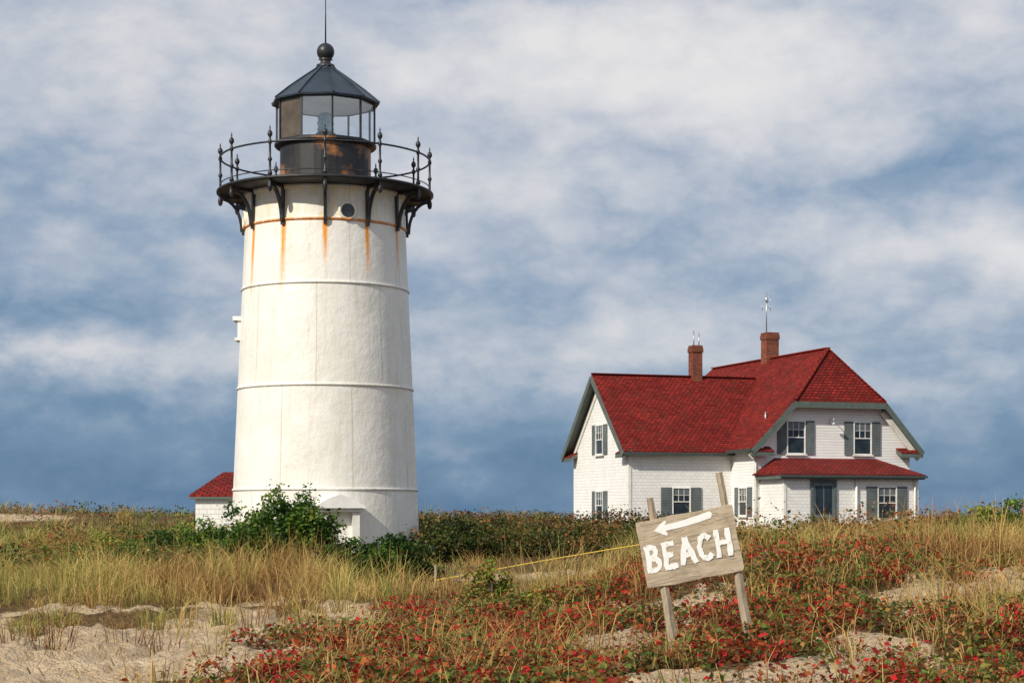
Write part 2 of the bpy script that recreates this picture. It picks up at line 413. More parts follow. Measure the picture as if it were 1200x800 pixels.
for (n, s0, s1, y0, y1, nb, h, w) in ((12500, -.38, .38, 12, 50, 24, .62, .011), (6000, -.36, .36, 50, 110, 10, .5, .026)):
    x, y = region(n, s0, s1, y0, y1)
    d = grass_density(x, y)
    k = (rng.uniform(0, 1, n) < d) & ~excl(x, y); x = x[k]; y = y[k]; m = len(x); s = x/y
    hn = fbm(x*.6, y*.6, 81); hh = h*(.20+1.7*hn)*np.where(y < 26, .6, 1)*rng.uniform(.45, 1.55, m)
    hh = hh*(1-.55*sm(s, -.11, -.07)*(1-sm(s, .02, .08))*(y > 30)*(y < 50))*(1-.30*sm(s, .05, .12)*(y > 30))
    cc = .38+1.8*(fbm(x*.5, y*.35, 91)-.5)+.26*sm(y, 33, 44)+.12*sm(y, 50, 60)+rng.normal(0, .13, m)
    allb.append(clump_blades(x, y, nb, rng.uniform(.08, .30, m), hh, np.full(m, w), cc, .6))
cat = [np.concatenate([a[k] for a in allb]) for k in range(6)]
tag(blades('dune_grass', *cat), 'golden and green dune grass growing in clumps over the dunes', 'grass', None, 'stuff')

x, y = region(1000, -.34, .36, 18, 60); k = (grass_density(x, y) > .18) & ~excl(x, y) & (rng.uniform(0, 1, len(x)) < np.where(x/y > .2, .95, np.where(x/y > .05, .12, .40)))
x = x[k]; y = y[k]; m = len(x)
P, H, W, az, ln, C = clump_blades(x, y, 4, np.full(m, .15), rng.uniform(.7, 1.1, m), np.full(m, .012), np.full(m, .20), .25)
tag(blades('tall_seed_grass', P, H, W, az, ln*.7, C), 'tall tan and rust seed stalks rising above the dune grass', 'grass', None, 'stuff')

# vines
n = 30000; x, y = region(n, -.22, .40, 12.5, 37)
s = x/y; edge = x-(-2.7+.108*(y-15.6)); nh = fbm(x*.9, y*.9, 59)
d = sm(edge+(nh-.5)*2.6, -.4, .4)*(1-sm(y-vinefar(x, y), -1, 2))
d = d*np.clip(vinecover(x, y), .04, 1)*(.50+1.2*sm(fbm(x*1.7, y*1.2, 63), .36, .56))*(1-.25*sm(y, 22, 30))
k = rng.uniform(0, 1, n) < d; x = x[k]; y = y[k]; m = len(x)
idx = np.repeat(np.arange(m), 17); q = len(idx)
px_ = x[idx]+rng.normal(0, .11, q); py_ = y[idx]+rng.normal(0, .11, q)
hv = .03+.50*np.clip(fbm(x*1.3, y*1.3, 101)-.2, 0, 1)
zz = G(px_, py_)+hv[idx]*rng.uniform(.05, 1, q)
cn = fbm(px_*.7, py_*.5, 111); cn2 = fbm(px_*1.9, py_*1.4, 117)
u1 = rng.uniform(0, 1, q)
C = np.where(cn2 > .525, u1**1.1*.44, np.where(cn > .5, .52+.48*u1, .24+.72*u1))
C = np.where(rng.uniform(0, 1, q) < .36, rng.uniform(.32, 1.0, q), C)
C = np.where(rng.uniform(0, 1, q) < .06, rng.uniform(0, .18, q), C)
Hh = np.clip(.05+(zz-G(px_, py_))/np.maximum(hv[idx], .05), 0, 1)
tag(leaves('creeping_vines', np.stack([px_, py_, zz], 1), rng.uniform(.028, .085, q), C, Hh, M['vine'], flat=.6), 'low crimson, rust, orange and olive creeping vines spread over the near dune', 'vines', None, 'stuff')
t_ = rng.choice(m, 9000); P = np.stack([x[t_], y[t_], G(x[t_], y[t_])], 1)
tag(blades('dry_twigs', P+rng.normal(0, .16, P.shape)*np.array([1, 1, 0]), rng.uniform(.12, .42, len(P)), rng.uniform(.006, .014, len(P)), rng.uniform(0, 6.3, len(P)), rng.uniform(.2, 1.2, len(P)), rng.uniform(0, .45, len(P))), 'dry brown twigs and straw poking through the vines', 'twigs', None, 'stuff')
x, y = region(4200, -.30, .30, 13.5, 30); k = rng.uniform(0, 1, 4200) < .15+.85*sm(fbm(x*.6, y*.6, 67), .5, .6); x = x[k]; y = y[k]
P = np.stack([x, y, G(x, y)+.04], 1)
tag(blades('straw_litter', P, rng.uniform(.03, .18, len(P)), rng.uniform(.008, .018, len(P)), rng.uniform(0, 6.3, len(P)), rng.uniform(1, 2.4, len(P)), rng.uniform(0, .4, len(P))), 'short dry straw scattered on the sand', 'straw', None, 'stuff')

def thicket(name, n, s0, s1, y0, y1, h, sz, c0, label, dens=lambda x, y: np.ones_like(x), per=12):
    x, y = region(n, s0, s1, y0, y1); k = (rng.uniform(0, 1, n) < dens(x, y)) & ~excl(x, y); x = x[k]; y = y[k]
    idx = np.repeat(np.arange(len(x)), per); q = len(idx)
    hf = h*(.15+1.5*fbm(x*.7, y*.7, 131))
    X = x[idx]+rng.normal(0, .16, q); Y = y[idx]+rng.normal(0, .16, q); u = rng.uniform(0, 1, q)**.6
    P = np.stack([X, Y, G(X, Y)+hf[idx]*u+rng.normal(0, .03, q)], 1)
    C = c0+1.1*(fbm(X*.6, Y*.6, 141)-.5)+rng.normal(0, .14, q)+.12*u
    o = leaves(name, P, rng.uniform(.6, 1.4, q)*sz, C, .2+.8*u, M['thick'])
    return tag(o, label, 'thicket', None, 'stuff')
thicket('thicket', 2600, -.055, .11, 46, 62, .88, .085, .44, 'dark green and russet scrub between the tower and the house')
thicket('scrub', 2200, -.36, -.13, 38, 52, .66, .08, .48, 'low green scrub behind the grass left of the tower', lambda x, y: sm(fbm(x*.4, y*.4, 151), .42, .56))
thicket('low_scrub', 3800, .10, .36, 32, 66, .66, .08, .56, 'mixed green and brown scrub along the ridge below the house', lambda x, y: sm(fbm(x*.35, y*.35, 161), .38, .50)*(.5+.5*sm(y, 34, 40)))
thicket('distant_scrub', 3800, -.36, .36, 62, 110, .44, .12, .5, 'distant scrub on the far dune line', lambda x, y: sm(fbm(x*.3, y*.3, 171), .36, .5), 8)

def shrub(name, px, D, hw, h, label, nclump=60, per=75, c0=.45, leaf=.075, cat='bush', mat='green'):
    cx = wx(px, D); cz = float(G(cx, D))
    root = thing(name, (cx, D, cz), label, cat)
    st = MB(); cl = []
    for k in range(nclump):
        a = rng.uniform(0, 2*PI); e = math.acos(rng.uniform(-.1, 1)); r = rng.uniform(.4, 1.0)
        bump = .72+.6*float(vn(a*1.3+cx, e*2.2, 77))
        p = np.array([math.cos(a)*math.sin(e)*hw*r*bump, math.sin(a)*math.sin(e)*hw*.8*r*bump, max(.06, math.cos(e)*h*.9*r*bump+h*.08)])
        cl.append(p)
        if k % 4 == 0:
            st.tube([(p[0]*.08, p[1]*.08, -.1), (p[0]*.45, p[1]*.45, p[2]*.55), tuple(p)], [.03, .018, .006], 5)
    st.build('stems', M['bark'], root)
    cl = np.array(cl); idx = np.repeat(np.arange(nclump), per); q = len(idx)
    P = cl[idx]+rng.normal(0, 1, (q, 3))*np.array([hw*.10, hw*.10, h*.08]); P[:, 2] = np.maximum(P[:, 2], .02)
    tone = rng.normal(0, .15, nclump)
    C = c0+tone[idx]+rng.normal(0, .12, q)
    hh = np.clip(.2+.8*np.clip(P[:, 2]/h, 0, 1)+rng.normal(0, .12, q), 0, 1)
    leaves('foliage', P, rng.uniform(.6, 1.35, q)*leaf, C, hh, M[mat], root, .3)
    return root
shrub('bush', 348, 42.3, 1.05, 1.72, 'tallest green bush standing in front of the lighthouse base', 150, 130, .48, .09)
shrub('bush', 412, 38.5, 1.0, .72, 'dark green bush in front of the lighthouse door', 95, 110, .36, .085)
shrub('bush', 462, 37.5, .95, .80, 'low dark bush at the right foot of the lighthouse', 85, 110, .30, .08)
shrub('bush', 300, 41.5, 1.15, 1.35, 'green bush left of the tallest bush, in front of the tower left edge', 100, 120, .50, .09)
shrub('bush', 244, 42.5, 1.1, 1.05, 'green bush in front of the white outbuilding', 75, 110, .50, .085)
shrub('bush', 190, 43, 1.2, .9, 'rounded bush just left of the small outbuilding', 70, 100, .48, .085)
shrub('bush', 112, 42, 1.2, .80, 'wide pale green bush in the grass at the far left', 60, 90, .70)
shrub('bush', 1168, 37, 1.1, .75, 'green bush on the ridge at the right edge', 55, 90, .66)
shrub('bush', 1085, 39, 1.0, .6, 'russet and green bush on the ridge below the right end of the house', 50, 80, .62, .075, 'bush', 'thick')
shrub('bush', 905, 40, .9, .5, 'low bush on the ridge just right of the sign', 45, 70, .5)
shrub('bush', 530, 48, 1.3, 1.0, 'dark green bush in the scrub just right of the tower', 80, 90, .30, .085, 'bush', 'thick')
shrub('bush', 612, 50, 1.2, 1.0, 'dark bush in the scrub midway between tower and house', 70, 90, .36, .085, 'bush', 'thick')
shrub('bush', 700, 52, 1.3, .9, 'russet tinged bush in the scrub below the left wall of the house', 75, 90, .62, .085, 'bush', 'thick')
shrub('weed', 577, 26, .42, .85, 'upright yellow green weed standing above the vines left of the sign', 34, 44, .88, .06, 'weed')
shrub('weed', 640, 24, .40, .42, 'low yellow green weed just right of the taller weed', 26, 40, .86, .06, 'weed')
for (px, D, hh, lb) in ((30, 22.5, .30, 'small green grass tuft on the sand at the far left'), (72, 23.5, .38, 'taller green grass tuft on the sand, second from the left'),
                        (180, 24.0, .42, 'grass tuft at the edge of the sand, third from the left'), (262, 25.3, .34, 'grass tuft at the edge of the sand nearest the lighthouse'),
                        (795, 16.75, .34, 'straw coloured grass tuft at the foot of the left sign post')):
    cx = wx(px, D); gz = float(G(cx, D)); root = thing('grass_tuft', (cx, D, gz), lb, 'grass tuft')
    P, H, W, az, ln, C = clump_blades(np.array([cx]), np.array([D]), 90, np.array([.18]), np.array([hh]), np.array([.011]), np.array([.74 if px < 500 else .40]), .6)
    blades('blades', P-np.array([cx, D, gz]), H, W, az, ln, C, None, root)

# ------------------------------------------------------------ lighthouse
Z0 = .45; z = lambda w: w-Z0
LX, LY = wx(381.5, 49), 49
T = thing('lighthouse', (LX, LY, Z0), 'tall white round iron lighthouse with black gallery and lantern room', 'lighthouse')
def rad(w): return 2.50+(2.08-2.50)*(w-.6)/(10.0-.6)
mb = MB(); prof = [(rad(w), z(w)) for w in np.linspace(-.1, 9.98, 30)]; mb.lathe(prof, 96); mb.lathe([(rad(9.98), z(9.98)), (.01, z(9.99))], 96); mb.build('tower_wall', M['tower'], T)
for w in (9.17, 7.55, 4.95, 2.30):
    r = rad(w); mb = MB(); mb.lathe([(r-.01, z(w-.035)), (r+.03, z(w-.028)), (r+.03, z(w+.028)), (r-.01, z(w+.035))], 96); mb.build('flange_ring', M['tower'], T)
MB().lathe([(2.60, -.4), (2.60, .12), (2.50, .16)], 64).build('footing', M['white'], T)
MB().lathe([(2.0, z(10.04)), (2.70, z(10.04)), (2.78, z(10.07)), (2.86, z(10.09)), (2.86, z(10.14)), (2.82, z(10.16)), (1.0, z(10.18))], 72).build('gallery_deck', M['deck'], T)
MB().lathe([(2.02, z(9.92)), (2.14, z(9.92)), (2.18, z(10.03)), (2.02, z(10.03))], 72).build('cornice_ring', M['tower'], T)
for k in range(12):
    a = R(5.5+30*k); Mx = Matrix.Rotation(a, 4, 'Z')
    def rz_(r, w): return (0, -r, z(w))
    mb = MB(Mx)
    mb.beam(rz_(rad(9.1)+.045, 9.02), rz_(rad(9.9)+.045, 10.02), .08, .07, (0, 1, 0))
    mb.beam(rz_(2.1, 9.995), rz_(2.80, 9.995), .08, .07)
    arc = [(2.20+.53*(1-math.cos(t)), 9.10+.86*math.sin(t)) for t in np.linspace(0, PI/2, 9)]
    for p, q in zip(arc[:-1], arc[1:]): mb.beam(rz_(*p), rz_(*q), .075, .08, (0, 1, 0) if abs(q[1]-p[1]) > abs(q[0]-p[0]) else (0, 0, 1))
    mb.build('bracket', M['black'], T)
    mb = MB(Mx); c = (0, -2.76); pr = [(.03, 9.78), (.06, 9.84), (.065, 9.93), (.035, 10.02), (.035, 10.18), (.06, 10.20), (.06, 10.25), (.032, 10.29), (.03, 10.52), (.055, 10.56), (.055, 10.60), (.03, 10.64), (.028, 10.95), (.05, 10.99), (.05, 11.05), (.028, 11.09), (.026, 11.13), (.06, 11.18), (.068, 11.23), (.05, 11.28), (.015, 11.32), (.022, 11.36), (.001, 11.45)]
    mb.lathe([(r, z(w)) for r, w in pr], 10, c); mb.build('railing_post', M['black'], T)
ring = lambda r, w: [(r*math.sin(a), -r*math.cos(a), z(w)) for a in np.linspace(0, 2*PI, 73)[:-1]]
MB().tube(ring(2.76, 11.02), .026, 8, True).build('top_rail', M['black'], T)
MB().tube(ring(2.76, 10.30), .014, 8, True).build('lower_rail', M['black'], T)
# lantern room
MB().lathe([(1.20, z(10.17)), (1.20, z(11.30)), (1.32, z(11.34)), (1.35, z(11.37)), (1.35, z(11.42)), (1.15, z(11.43)), (1.0, z(11.43))], 40, smooth=False).build('lantern_drum', M['rusty'], T)
MB().lathe([(1.24, z(11.435)), (.01, z(11.445))], 24).build('lantern_bounce_disc', M['ceil'], T)  # pale disc added on the drum to bounce light into the lantern
av = [R(13.5+36*k) for k in range(10)]; RL = 1.31; zb, zt = z(11.42), z(12.50)
fr = MB()
for k in range(10):
    a = av[k]; b = av[(k+1) % 10]
    p = lambda t, r, zz: (r*math.sin(t), -r*math.cos(t), zz)
    fr.beam(p(a, RL, zb), p(a, RL, zt), .045, .045, (math.sin(a), -math.cos(a), 0))
    fr.beam(p(a, RL, zb+.02), p(b, RL, zb+.02), .05, .04); fr.beam(p(a, RL, zt-.02), p(b, RL, zt-.02), .05, .05)
    brown = (k == 8)
    g_ = MB(); g_.add([p(a, RL-.01, zb+.04), p(b, RL-.01, zb+.04), p(b, RL-.01, zt-.045), p(a, RL-.01, zt-.045)], [(0, 1, 2, 3)])
    o = g_.build('pane', M['brownpane'] if brown else M['glass'], T, False)
    if brown: o['label'] = 'brown blanked out lantern pane'
fr.build('glazing_frame', M['black'], T)
MB().lathe([(1.25, z(12.47)), (.9, z(12.50)), (.01, z(12.52))], 20).build('lantern_ceiling', M['ceil'], T)
prf = [(1.44, 12.49), (1.45, 12.53), (1.05, 12.86), (.62, 13.18), (.28, 13.42), (.22, 13.50), (.22, 13.56)]
mb = MB(); mb.lathe([(1.27, z(12.48))]+[(r, z(w)) for r, w in prf], 10, a0=R(13.5), smooth=False)
for a in av:
    for (r1, w1), (r2, w2) in zip(prf[1:5], prf[2:6]): mb.beam((r1*math.sin(a), -r1*math.cos(a), z(w1)+.01), (r2*math.sin(a), -r2*math.cos(a), z(w2)+.01), .045, .04)
mb.build('lantern_roof', M['roofmetal'], T)
vb = [(.24, 13.50), (.24, 13.55), (.15, 13.58), (.13, 13.66), (.19, 13.70)]+[(.235*math.cos(t), 13.90+.235*math.sin(t)) for t in np.linspace(-1.0, PI/2-.05, 12)]
MB().lathe([(r, z(w)) for r, w in vb], 24).build('vent_ball', M['black'], T)
tb('lightning_rod', M['black'], T, [(0, 0, z(14.1)), (0, 0, z(15.6))], [.022, .01], 6)
mb = MB(); mb.lathe([(.12, z(11.44)), (.10, z(11.70)), (.26, z(11.70)), (.26, z(11.74)), (.001, z(11.75))], 20); mb.build('beacon_stand', M['black'], T)
MB().lathe([(.20, z(11.76)), (.23, z(11.84)), (.20, z(11.92)), (.23, z(12.0)), (.20, z(12.08)), (.22, z(12.16)), (.17, z(12.26)), (.04, z(12.30))], 24).build('beacon', M['lens'], T)
for a in (21, -76, 140):
    mb = MB(); w = 9.37; r = rad(w); mb.M = Matrix.Rotation(R(a), 4, 'Z') @ Matrix.Translation((0, -r-.02, z(w))) @ Matrix.Rotation(R(90), 4, 'X')
    mb.lathe([(.18, -.10), (.25, -.10), (.25, .05), (.18, .05), (.18, -.10)], 28); ph = mb.build('porthole_rim', M['tower'], T)
    g_ = MB(mb.M.copy()); g_.lathe([(.185, .012), (.001, .013)], 28); g_.build('porthole_glass', M['darkglass'], ph, False)
Mw = Matrix.Rotation(R(-88), 4, 'Z'); r = rad(6.6)
mb = MB(Mw); mb.box(-.3, .3, -r-.06, -r+.2, z(6.30), z(6.75)); mb.box(-.36, .36, -r-.18, -r+.1, z(6.75), z(6.86)); mb.box(-.34, .34, -r-.13, -r+.1, z(6.23), z(6.298)); wf = mb.build('window_frame', M['white'], T)
bx('pane', M['darkglass'], wf, -.2, .2, -r-.075, -r-.05, z(6.36), z(6.68), M_=Mw)
# door
Mx = Matrix.Rotation(R(13), 4, 'Z'); r = 2.47
mb = MB(Mx)
for sx in (-1, 1): mb.box(sx*.42-.09, sx*.42+.09, -r-.30, -r+.3, -.4, z(1.72))
mb.box(-.56, .56, -r-.36, -r+.3, z(1.72), z(1.81)); mb.prism([(-.64, z(1.812)), (.64, z(1.812)), (.62, z(1.87)), (.30, z(2.05)), (0, z(2.16)), (-.30, z(2.05)), (-.62, z(1.87))], -r-.46, -r+.3)
ds = mb.build('door_surround', M['white'], T)
bx('door', M['white'], ds, -.33, .33, -r-.06, -r+.2, -.3, z(1.718), M_=Mx)

# ------------------------------------------------------------ outbuilding
O = thing('outbuilding', (-8.92, 52.1, .55), 'small white shingled outbuilding with a red hip roof behind the tower', 'building')
bx('wall', M['siding'], O, 0, 4.2, 0, 3, -.4, 1.70)
Vv = [(-.15, -.15, 1.66), (4.35, -.15, 1.66), (4.35, 3.15, 1.66), (-.15, 3.15, 1.66), (.55, 1.5, 2.34), (3.7, 1.5, 2.34)]
Fc = [(0, 1, 5, 4), (1, 2, 5), (2, 3, 4, 5), (3, 0, 4)]
MB().slab(Vv, Fc, 0, .05).build('roof', M['roof'], O)
MB().slab(Vv, Fc, .052, .12).build('eaves', M['trim'], O)

# ------------------------------------------------------------ keeper's house
H = thing('keepers_house', (5.06, 80, 1.0), 'white shingled keepers house with red roofs, brick chimneys and grey shutters', 'house', R(19))
MB().prism([(0, -.6), (6.7, -.6), (6.7, 3.62), (3.35, 6.78), (0, 3.62)], 0, 5.5, 'yz').build('wing_wall', M['siding'], H)
MB().prism([(4.88, -.6), (12.4, -.6), (12.4, 3.72), (10.4, 5.95), (7.06, 5.95), (4.88, 3.72)], -2.44, 11.2).build('main_wall', M['clap'], H)
bx('porch_wall', M['siding'], H, 5.08, 11.45, -4.64, -2.43, -.6, 2.32)
xe = -.42; Vv = [(xe, -.4, 3.43), (5.2, -.4, 3.43), (8.0, 3.35, 7.0), (xe, 3.35, 7.0), (5.2, 7.1, 3.43), (xe, 7.1, 3.43)]
Fc = [(0, 1, 2, 3), (3, 2, 4, 5)]
wr = MB().slab(Vv, Fc, 0, .05).build('wing_roof', M['roof'], H)
MB().slab(Vv, Fc, .053, .16).build('soffit', M['trim'], wr)
xl, xr, xm = 4.48, 12.75, 8.83; yf, yb = -2.92, 11.65
xh = xm+2.4/(4.45/(xr-xm))
Vv = [(xl, yf, 3.55), (6.48, yf, 5.6), (xm, -1.56, 8.0), (xm, 10.3, 8.0), (6.48, yb, 5.6), (xl, yb, 3.55), (xh, yf, 5.6), (xr, yf, 3.55), (xr, yb, 3.55), (xh, yb, 5.6)]
Fc = [(5, 4, 3, 2, 1, 0), (1, 6, 2), (7, 8, 9, 3, 2, 6), (9, 4, 3)]
mr = MB().slab(Vv, Fc, 0, .05).build('main_roof', M['roof'], H)
MB().slab(Vv, Fc, .053, .16).build('soffit', M['trim'], mr)
up2 = Vector((0, 0, .02))
for (a, b) in ((2, 3), (2, 1), (2, 6)): bmm('ridge_cap', M['roof'], mr, Vector(Vv[a])+up2, Vector(Vv[b])+up2, .22, .05)
bmm('ridge_cap', M['roof'], wr, (xe, 3.35, 7.02), (7.7, 3.35, 7.02), .2, .05)
for (a, b) in ((0, 1), (6, 7), (1, 6)):
    dn = Vector((0, -.03, -.20)); bmm('rake_board', M['trim'], H, Vector(Vv[a])+dn, Vector(Vv[b])+dn, .05, .24)
for (a, b) in ((0, 1), (6, 7)):
    bmm('frieze_board', M['white'], H, Vector(Vv[a])+Vector((.05 if a == 0 else 0, .30, -.42)), Vector(Vv[b])+Vector((0, .30, -.42)), .06, .26)
for sgn in (-1, 1):
    bmm('rake_board', M['trim'], H, (xe-.03, 3.35+sgn*3.75, 3.24), (xe-.03, 3.35+sgn*.02, 6.79), .05, .24)
    bmm('frieze_board', M['white'], H, (-.035, 3.35+sgn*3.30, 3.38), (-.035, 3.35+sgn*.06, 6.46), .06, .24)
bx('gutter', M['gutter'], wr, -.40, 4.5, -.50, -.36, 3.24, 3.38); bx('gutter', M['gutter'], mr, xl-.1, xl+.04, -2.9, -.55, 3.36, 3.50); bx('gutter', M['gutter'], mr, xr-.04, xr+.1, -2.9, 11.6, 3.36, 3.50)
def pent(x0, x1, y0, y1, zz, along):
    n = .22
    if along == 'y': V4 = [(x0, y0, zz), (x0, y1, zz), (x1, y1, zz+n), (x1, y0, zz+n)]
    else: V4 = [(x0, y0, zz), (x1, y0, zz), (x1, y1, zz+n), (x0, y1, zz+n)]
    o = MB().slab(V4, [(0, 1, 2, 3)], 0, .05).build('cornice_return', M['roof'], H)
    MB().slab(V4, [(0, 1, 2, 3)], .053, .22).build('soffit', M['trim'], o)
pent(-.42, -.01, -.40, .55, 3.36, 'y'); pent(-.42, -.01, 6.15, 7.1, 3.36, 'y')
pent(4.42, 5.5, -2.95, -2.45, 3.40, 'x'); pent(11.7, 12.78, -2.95, -2.45, 3.40, 'x')
Vv = [(4.78, -4.95, 2.38), (11.67, -4.95, 2.38), (11.75, -2.43, 2.40), (4.70, -2.43, 2.40), (5.75, -2.43, 3.12), (10.75, -2.43, 3.12)]
pr_ = MB().slab(Vv, [(0, 1, 5, 4), (1, 2, 5), (3, 0, 4)], 0, .05).build('porch_roof', M['roof'], H)
mb = MB(); mb.box(4.80, 11.65, -4.93, -4.70, 2.18, 2.325); mb.box(4.80, 5.05, -4.70, -2.45, 2.18, 2.325); mb.box(11.47, 11.65, -4.70, -2.45, 2.18, 2.325); mb.build('fascia', M['trim'], pr_)
bx('gutter', M['gutter'], pr_, 4.72, 11.72, -5.04, -4.935, 2.24, 2.34)
for a in ((5.05, 5.17, -4.67, -4.52, -.6, 2.17), (11.38, 11.48, -4.67, -4.52, -.6, 2.17), (-.03, .10, -.03, .12, -.6, 3.17), (4.85, 4.98, -2.47, -2.32, -.6, 3.3)): bx('corner_board', M['white'], H, *a)
tb('downspout', M['white'], H, [(4.78, -2.5, 3.3), (4.82, -2.5, 2.9), (4.82, -2.5, -.5)], .045)
tb('downspout', M['white'], H, [(11.28, -4.72, 2.17), (11.28, -4.72, -.5)], .04)
tb('downspout', M['white'], H, [(8.45, -4.72, 2.17), (8.45, -4.72, -.5)], .05)

def window(Mx, w, h, shut=.42, rows=2):
    f = MB(Mx); t = .05; d0, d1 = -.075, .03
    f.box(-w/2-t, -w/2, d0, d1, -h/2-t, h/2+t); f.box(w/2, w/2+t, d0, d1, -h/2-t, h/2+t)
    f.box(-w/2, w/2, d0, d1, h/2, h/2+t); f.box(-w/2, w/2, d0, d1, -h/2-t, -h/2); f.box(-w/2, w/2, d0+.02, d1, -.02, .02)
    for i in (-1, 1): f.box(i*w/6-.008, i*w/6+.008, d0+.03, d1, .021, h/2-.001)
    f.box(-w/2+.001, w/2-.001, d0+.033, d1, h/4-.008, h/4+.008)
    o = f.build('window', M['white'], H)
    bx('pane', M['darkglass'], o, -w/2+.004, w/2-.004, -.022, .02, -h/2+.004, h/2-.004, M_=Mx)
    bx('blind', M['curtain'], o, -w/2+.03, w/2-.03, -.028, -.0235, h*.22, h/2-.03, M_=Mx)
    bx('sill', M['white'], o, -w/2-t-.05, w/2+t+.05, -.13, .02, -h/2-t-.06, -h/2-t-.003, M_=Mx)
    if shut:
        for i in (-1, 1):
            x0 = i*(w/2+t+.015+shut/2); bx('shutter', M['shutter'], o, x0-shut/2, x0+shut/2, -.06, -.003, -h/2-.05, h/2+.05, M_=Mx)
def fr_(x, y, zz, a=0): return Matrix.Translation((x, y, zz)) @ Matrix.Rotation(R(a), 4, 'Z')
window(fr_(6.77, -2.44, 4.02), .80, 1.35); window(fr_(10.02, -2.44, 4.02), .80, 1.35)
window(fr_(2.46, 0, 1.25), .78, 1.15, .50)
window(fr_(4.88, -1.25, 1.25, -90), .7, 1.15, .4)
window(fr_(0, 3.35, 4.05, -90), .8, 1.25, .42); window(fr_(0, 3.35, 1.1, -90), .8, 1.2, .42)
window(fr_(9.95, -4.64, 1.18), .84, 1.3, .50)
mb = MB(); mb.box(6.30, 6.42, -4.72, -4.6, -.6, 2.02); mb.box(7.40, 7.52, -4.72, -4.6, -.6, 2.02); mb.box(6.30, 7.52, -4.722, -4.6, 2.022, 2.15); df = mb.build('door_frame', M['shutter'], H)
d_ = bx('door', M['door'], df, 6.422, 7.398, -4.68, -4.6, -.6, 2.018)
for k in range(2): bx('pane', M['darkglass'], df, 6.52+.42*k, 6.88+.42*k, -4.69, -4.683, .7, 1.9)
tb('handle', M['metal'], df, [(7.35, -4.70, .45), (7.35, -4.76, .5), (7.35, -4.70, .55)], .015, 6)
def chimney(x, y, w, d, z0, z1, parent):
    c = MB(); c.box(x-w/2, x+w/2, y-d/2, y+d/2, z0, z1-.32); c.box(x-w/2-.035, x+w/2+.035, y-d/2-.035, y+d/2+.035, z1-.32, z1-.12); c.box(x-w/2-.01, x+w/2+.01, y-d/2-.01, y+d/2+.01, z1-.12, z1); return c.build('chimney', M['brick'], parent)
chimney(4.69, 3.35, .48, .48, 6.0, 8.42, wr); chimney(xm+.08, 4.2, .62, .62, 6.8, 9.22, mr)
tb('vent_pipe', M['metal'], wr, [(4.58, 3.3, 8.2), (4.58, 3.3, 9.1)], .03, 6); tb('vent_pipe', M['metal'], wr, [(4.84, 3.3, 8.2), (4.84, 3.3, 9.0)], .03, 6)
mb = MB(); ax, ay = xm-.1, 4.2; mb.tube([(ax, ay, 9.1), (ax, ay, 11.1)], .03, 6)
mb.tube([(ax-.02, ay, 10.6), (ax+.22, ay, 10.75), (ax+.22, ay, 11.0)], .015, 5); mb.tube([(ax-.2, ay, 10.4), (ax+.2, ay, 10.4)], .012, 5); mb.tube([(ax-.2, ay, 10.25), (ax-.2, ay, 10.6)], .015, 5); mb.tube([(ax+.2, ay, 10.25), (ax+.2, ay, 10.6)], .015, 5); mb.lathe([(.05, 10.65), (.07, 10.72), (.07, 10.85), (.03, 10.9)], 10, (ax, ay)); mb.build('antenna', M['metal'], mr)
tb('roof_vent', M['metal'], mr, [(5.75, -1.6, 4.6), (5.75, -1.6, 5.15)], .04, 8)
mb = MB(); mb.tube([(8.4, -2.46, 4.6), (8.4, -2.6, 4.9), (8.4, -2.85, 4.85), (8.4, -2.88, 4.7)], .02, 6); mb.lathe([(.03, 4.72), (.13, 4.62), (.13, 4.60)], 12, (8.4, -2.88)); mb.build('wall_lamp', M['metal'], H)

# ------------------------------------------------------------ sign
SD = 17.0; SX, SZ = wx(808.5, SD), wz(640, SD)
gs = float(G(SX, SD))
S = thing('beach_sign', (SX, SD, gs), 'tilted weathered wooden sign painted with a white arrow and the word BEACH on two stakes', 'sign')
ct, st_ = math.cos(R(11)), math.sin(R(11))
BM = Matrix.Translation((0, 0, SZ-gs)) @ Matrix(((ct, 0, -st_, 0), (0, 1, 0, 0), (st_, 0, ct, 0), (0, 0, 0, 1)))
outline = [(-.452, -.305), (-.3, -.309), (-.2, -.318), (-.05, -.311), (.1, -.306), (.25, -.315), (.44, -.310), (.456, -.28), (.452, -.1), (.446, .02), (.452, .1), (.455, .30), (.42, .313), (.2, .303), (.02, .308), (-.1, .315), (-.3, .305), (-.447, .309), (-.455, .25), (-.449, .1), (-.454, -.1)]
bd = MB().prism(outline, 0, .024).build('board', M['board'], S); bd.matrix_local = BM
bv = bd.modifiers.new('b', 'BEVEL'); bv.width = .004; bv.segments = 2
def post(p0, p1, w):
    a = Vector((wx(p0[0], SD)-SX, .052, wz(p0[1], SD)-gs)); b = Vector((wx(p1[0], SD)-SX, .06, wz(p1[1], SD)-gs)); b = b+(b-a)*.25
    n = 12; pts = [a.lerp(b, i/(n-1))+Vector((random.gauss(0, .004), 0, 0)) for i in range(n)]
    c = MB().tube(pts, [w*.5*(.75+.5*(i/(n-1)))*random.uniform(.93, 1.07) for i in range(n)], 6); c.sm = [False]*len(c.f); return c.build('stake', M['post'], S)
post((762, 583), (790, 757), .09); post((843, 553), (883, 766), .09)
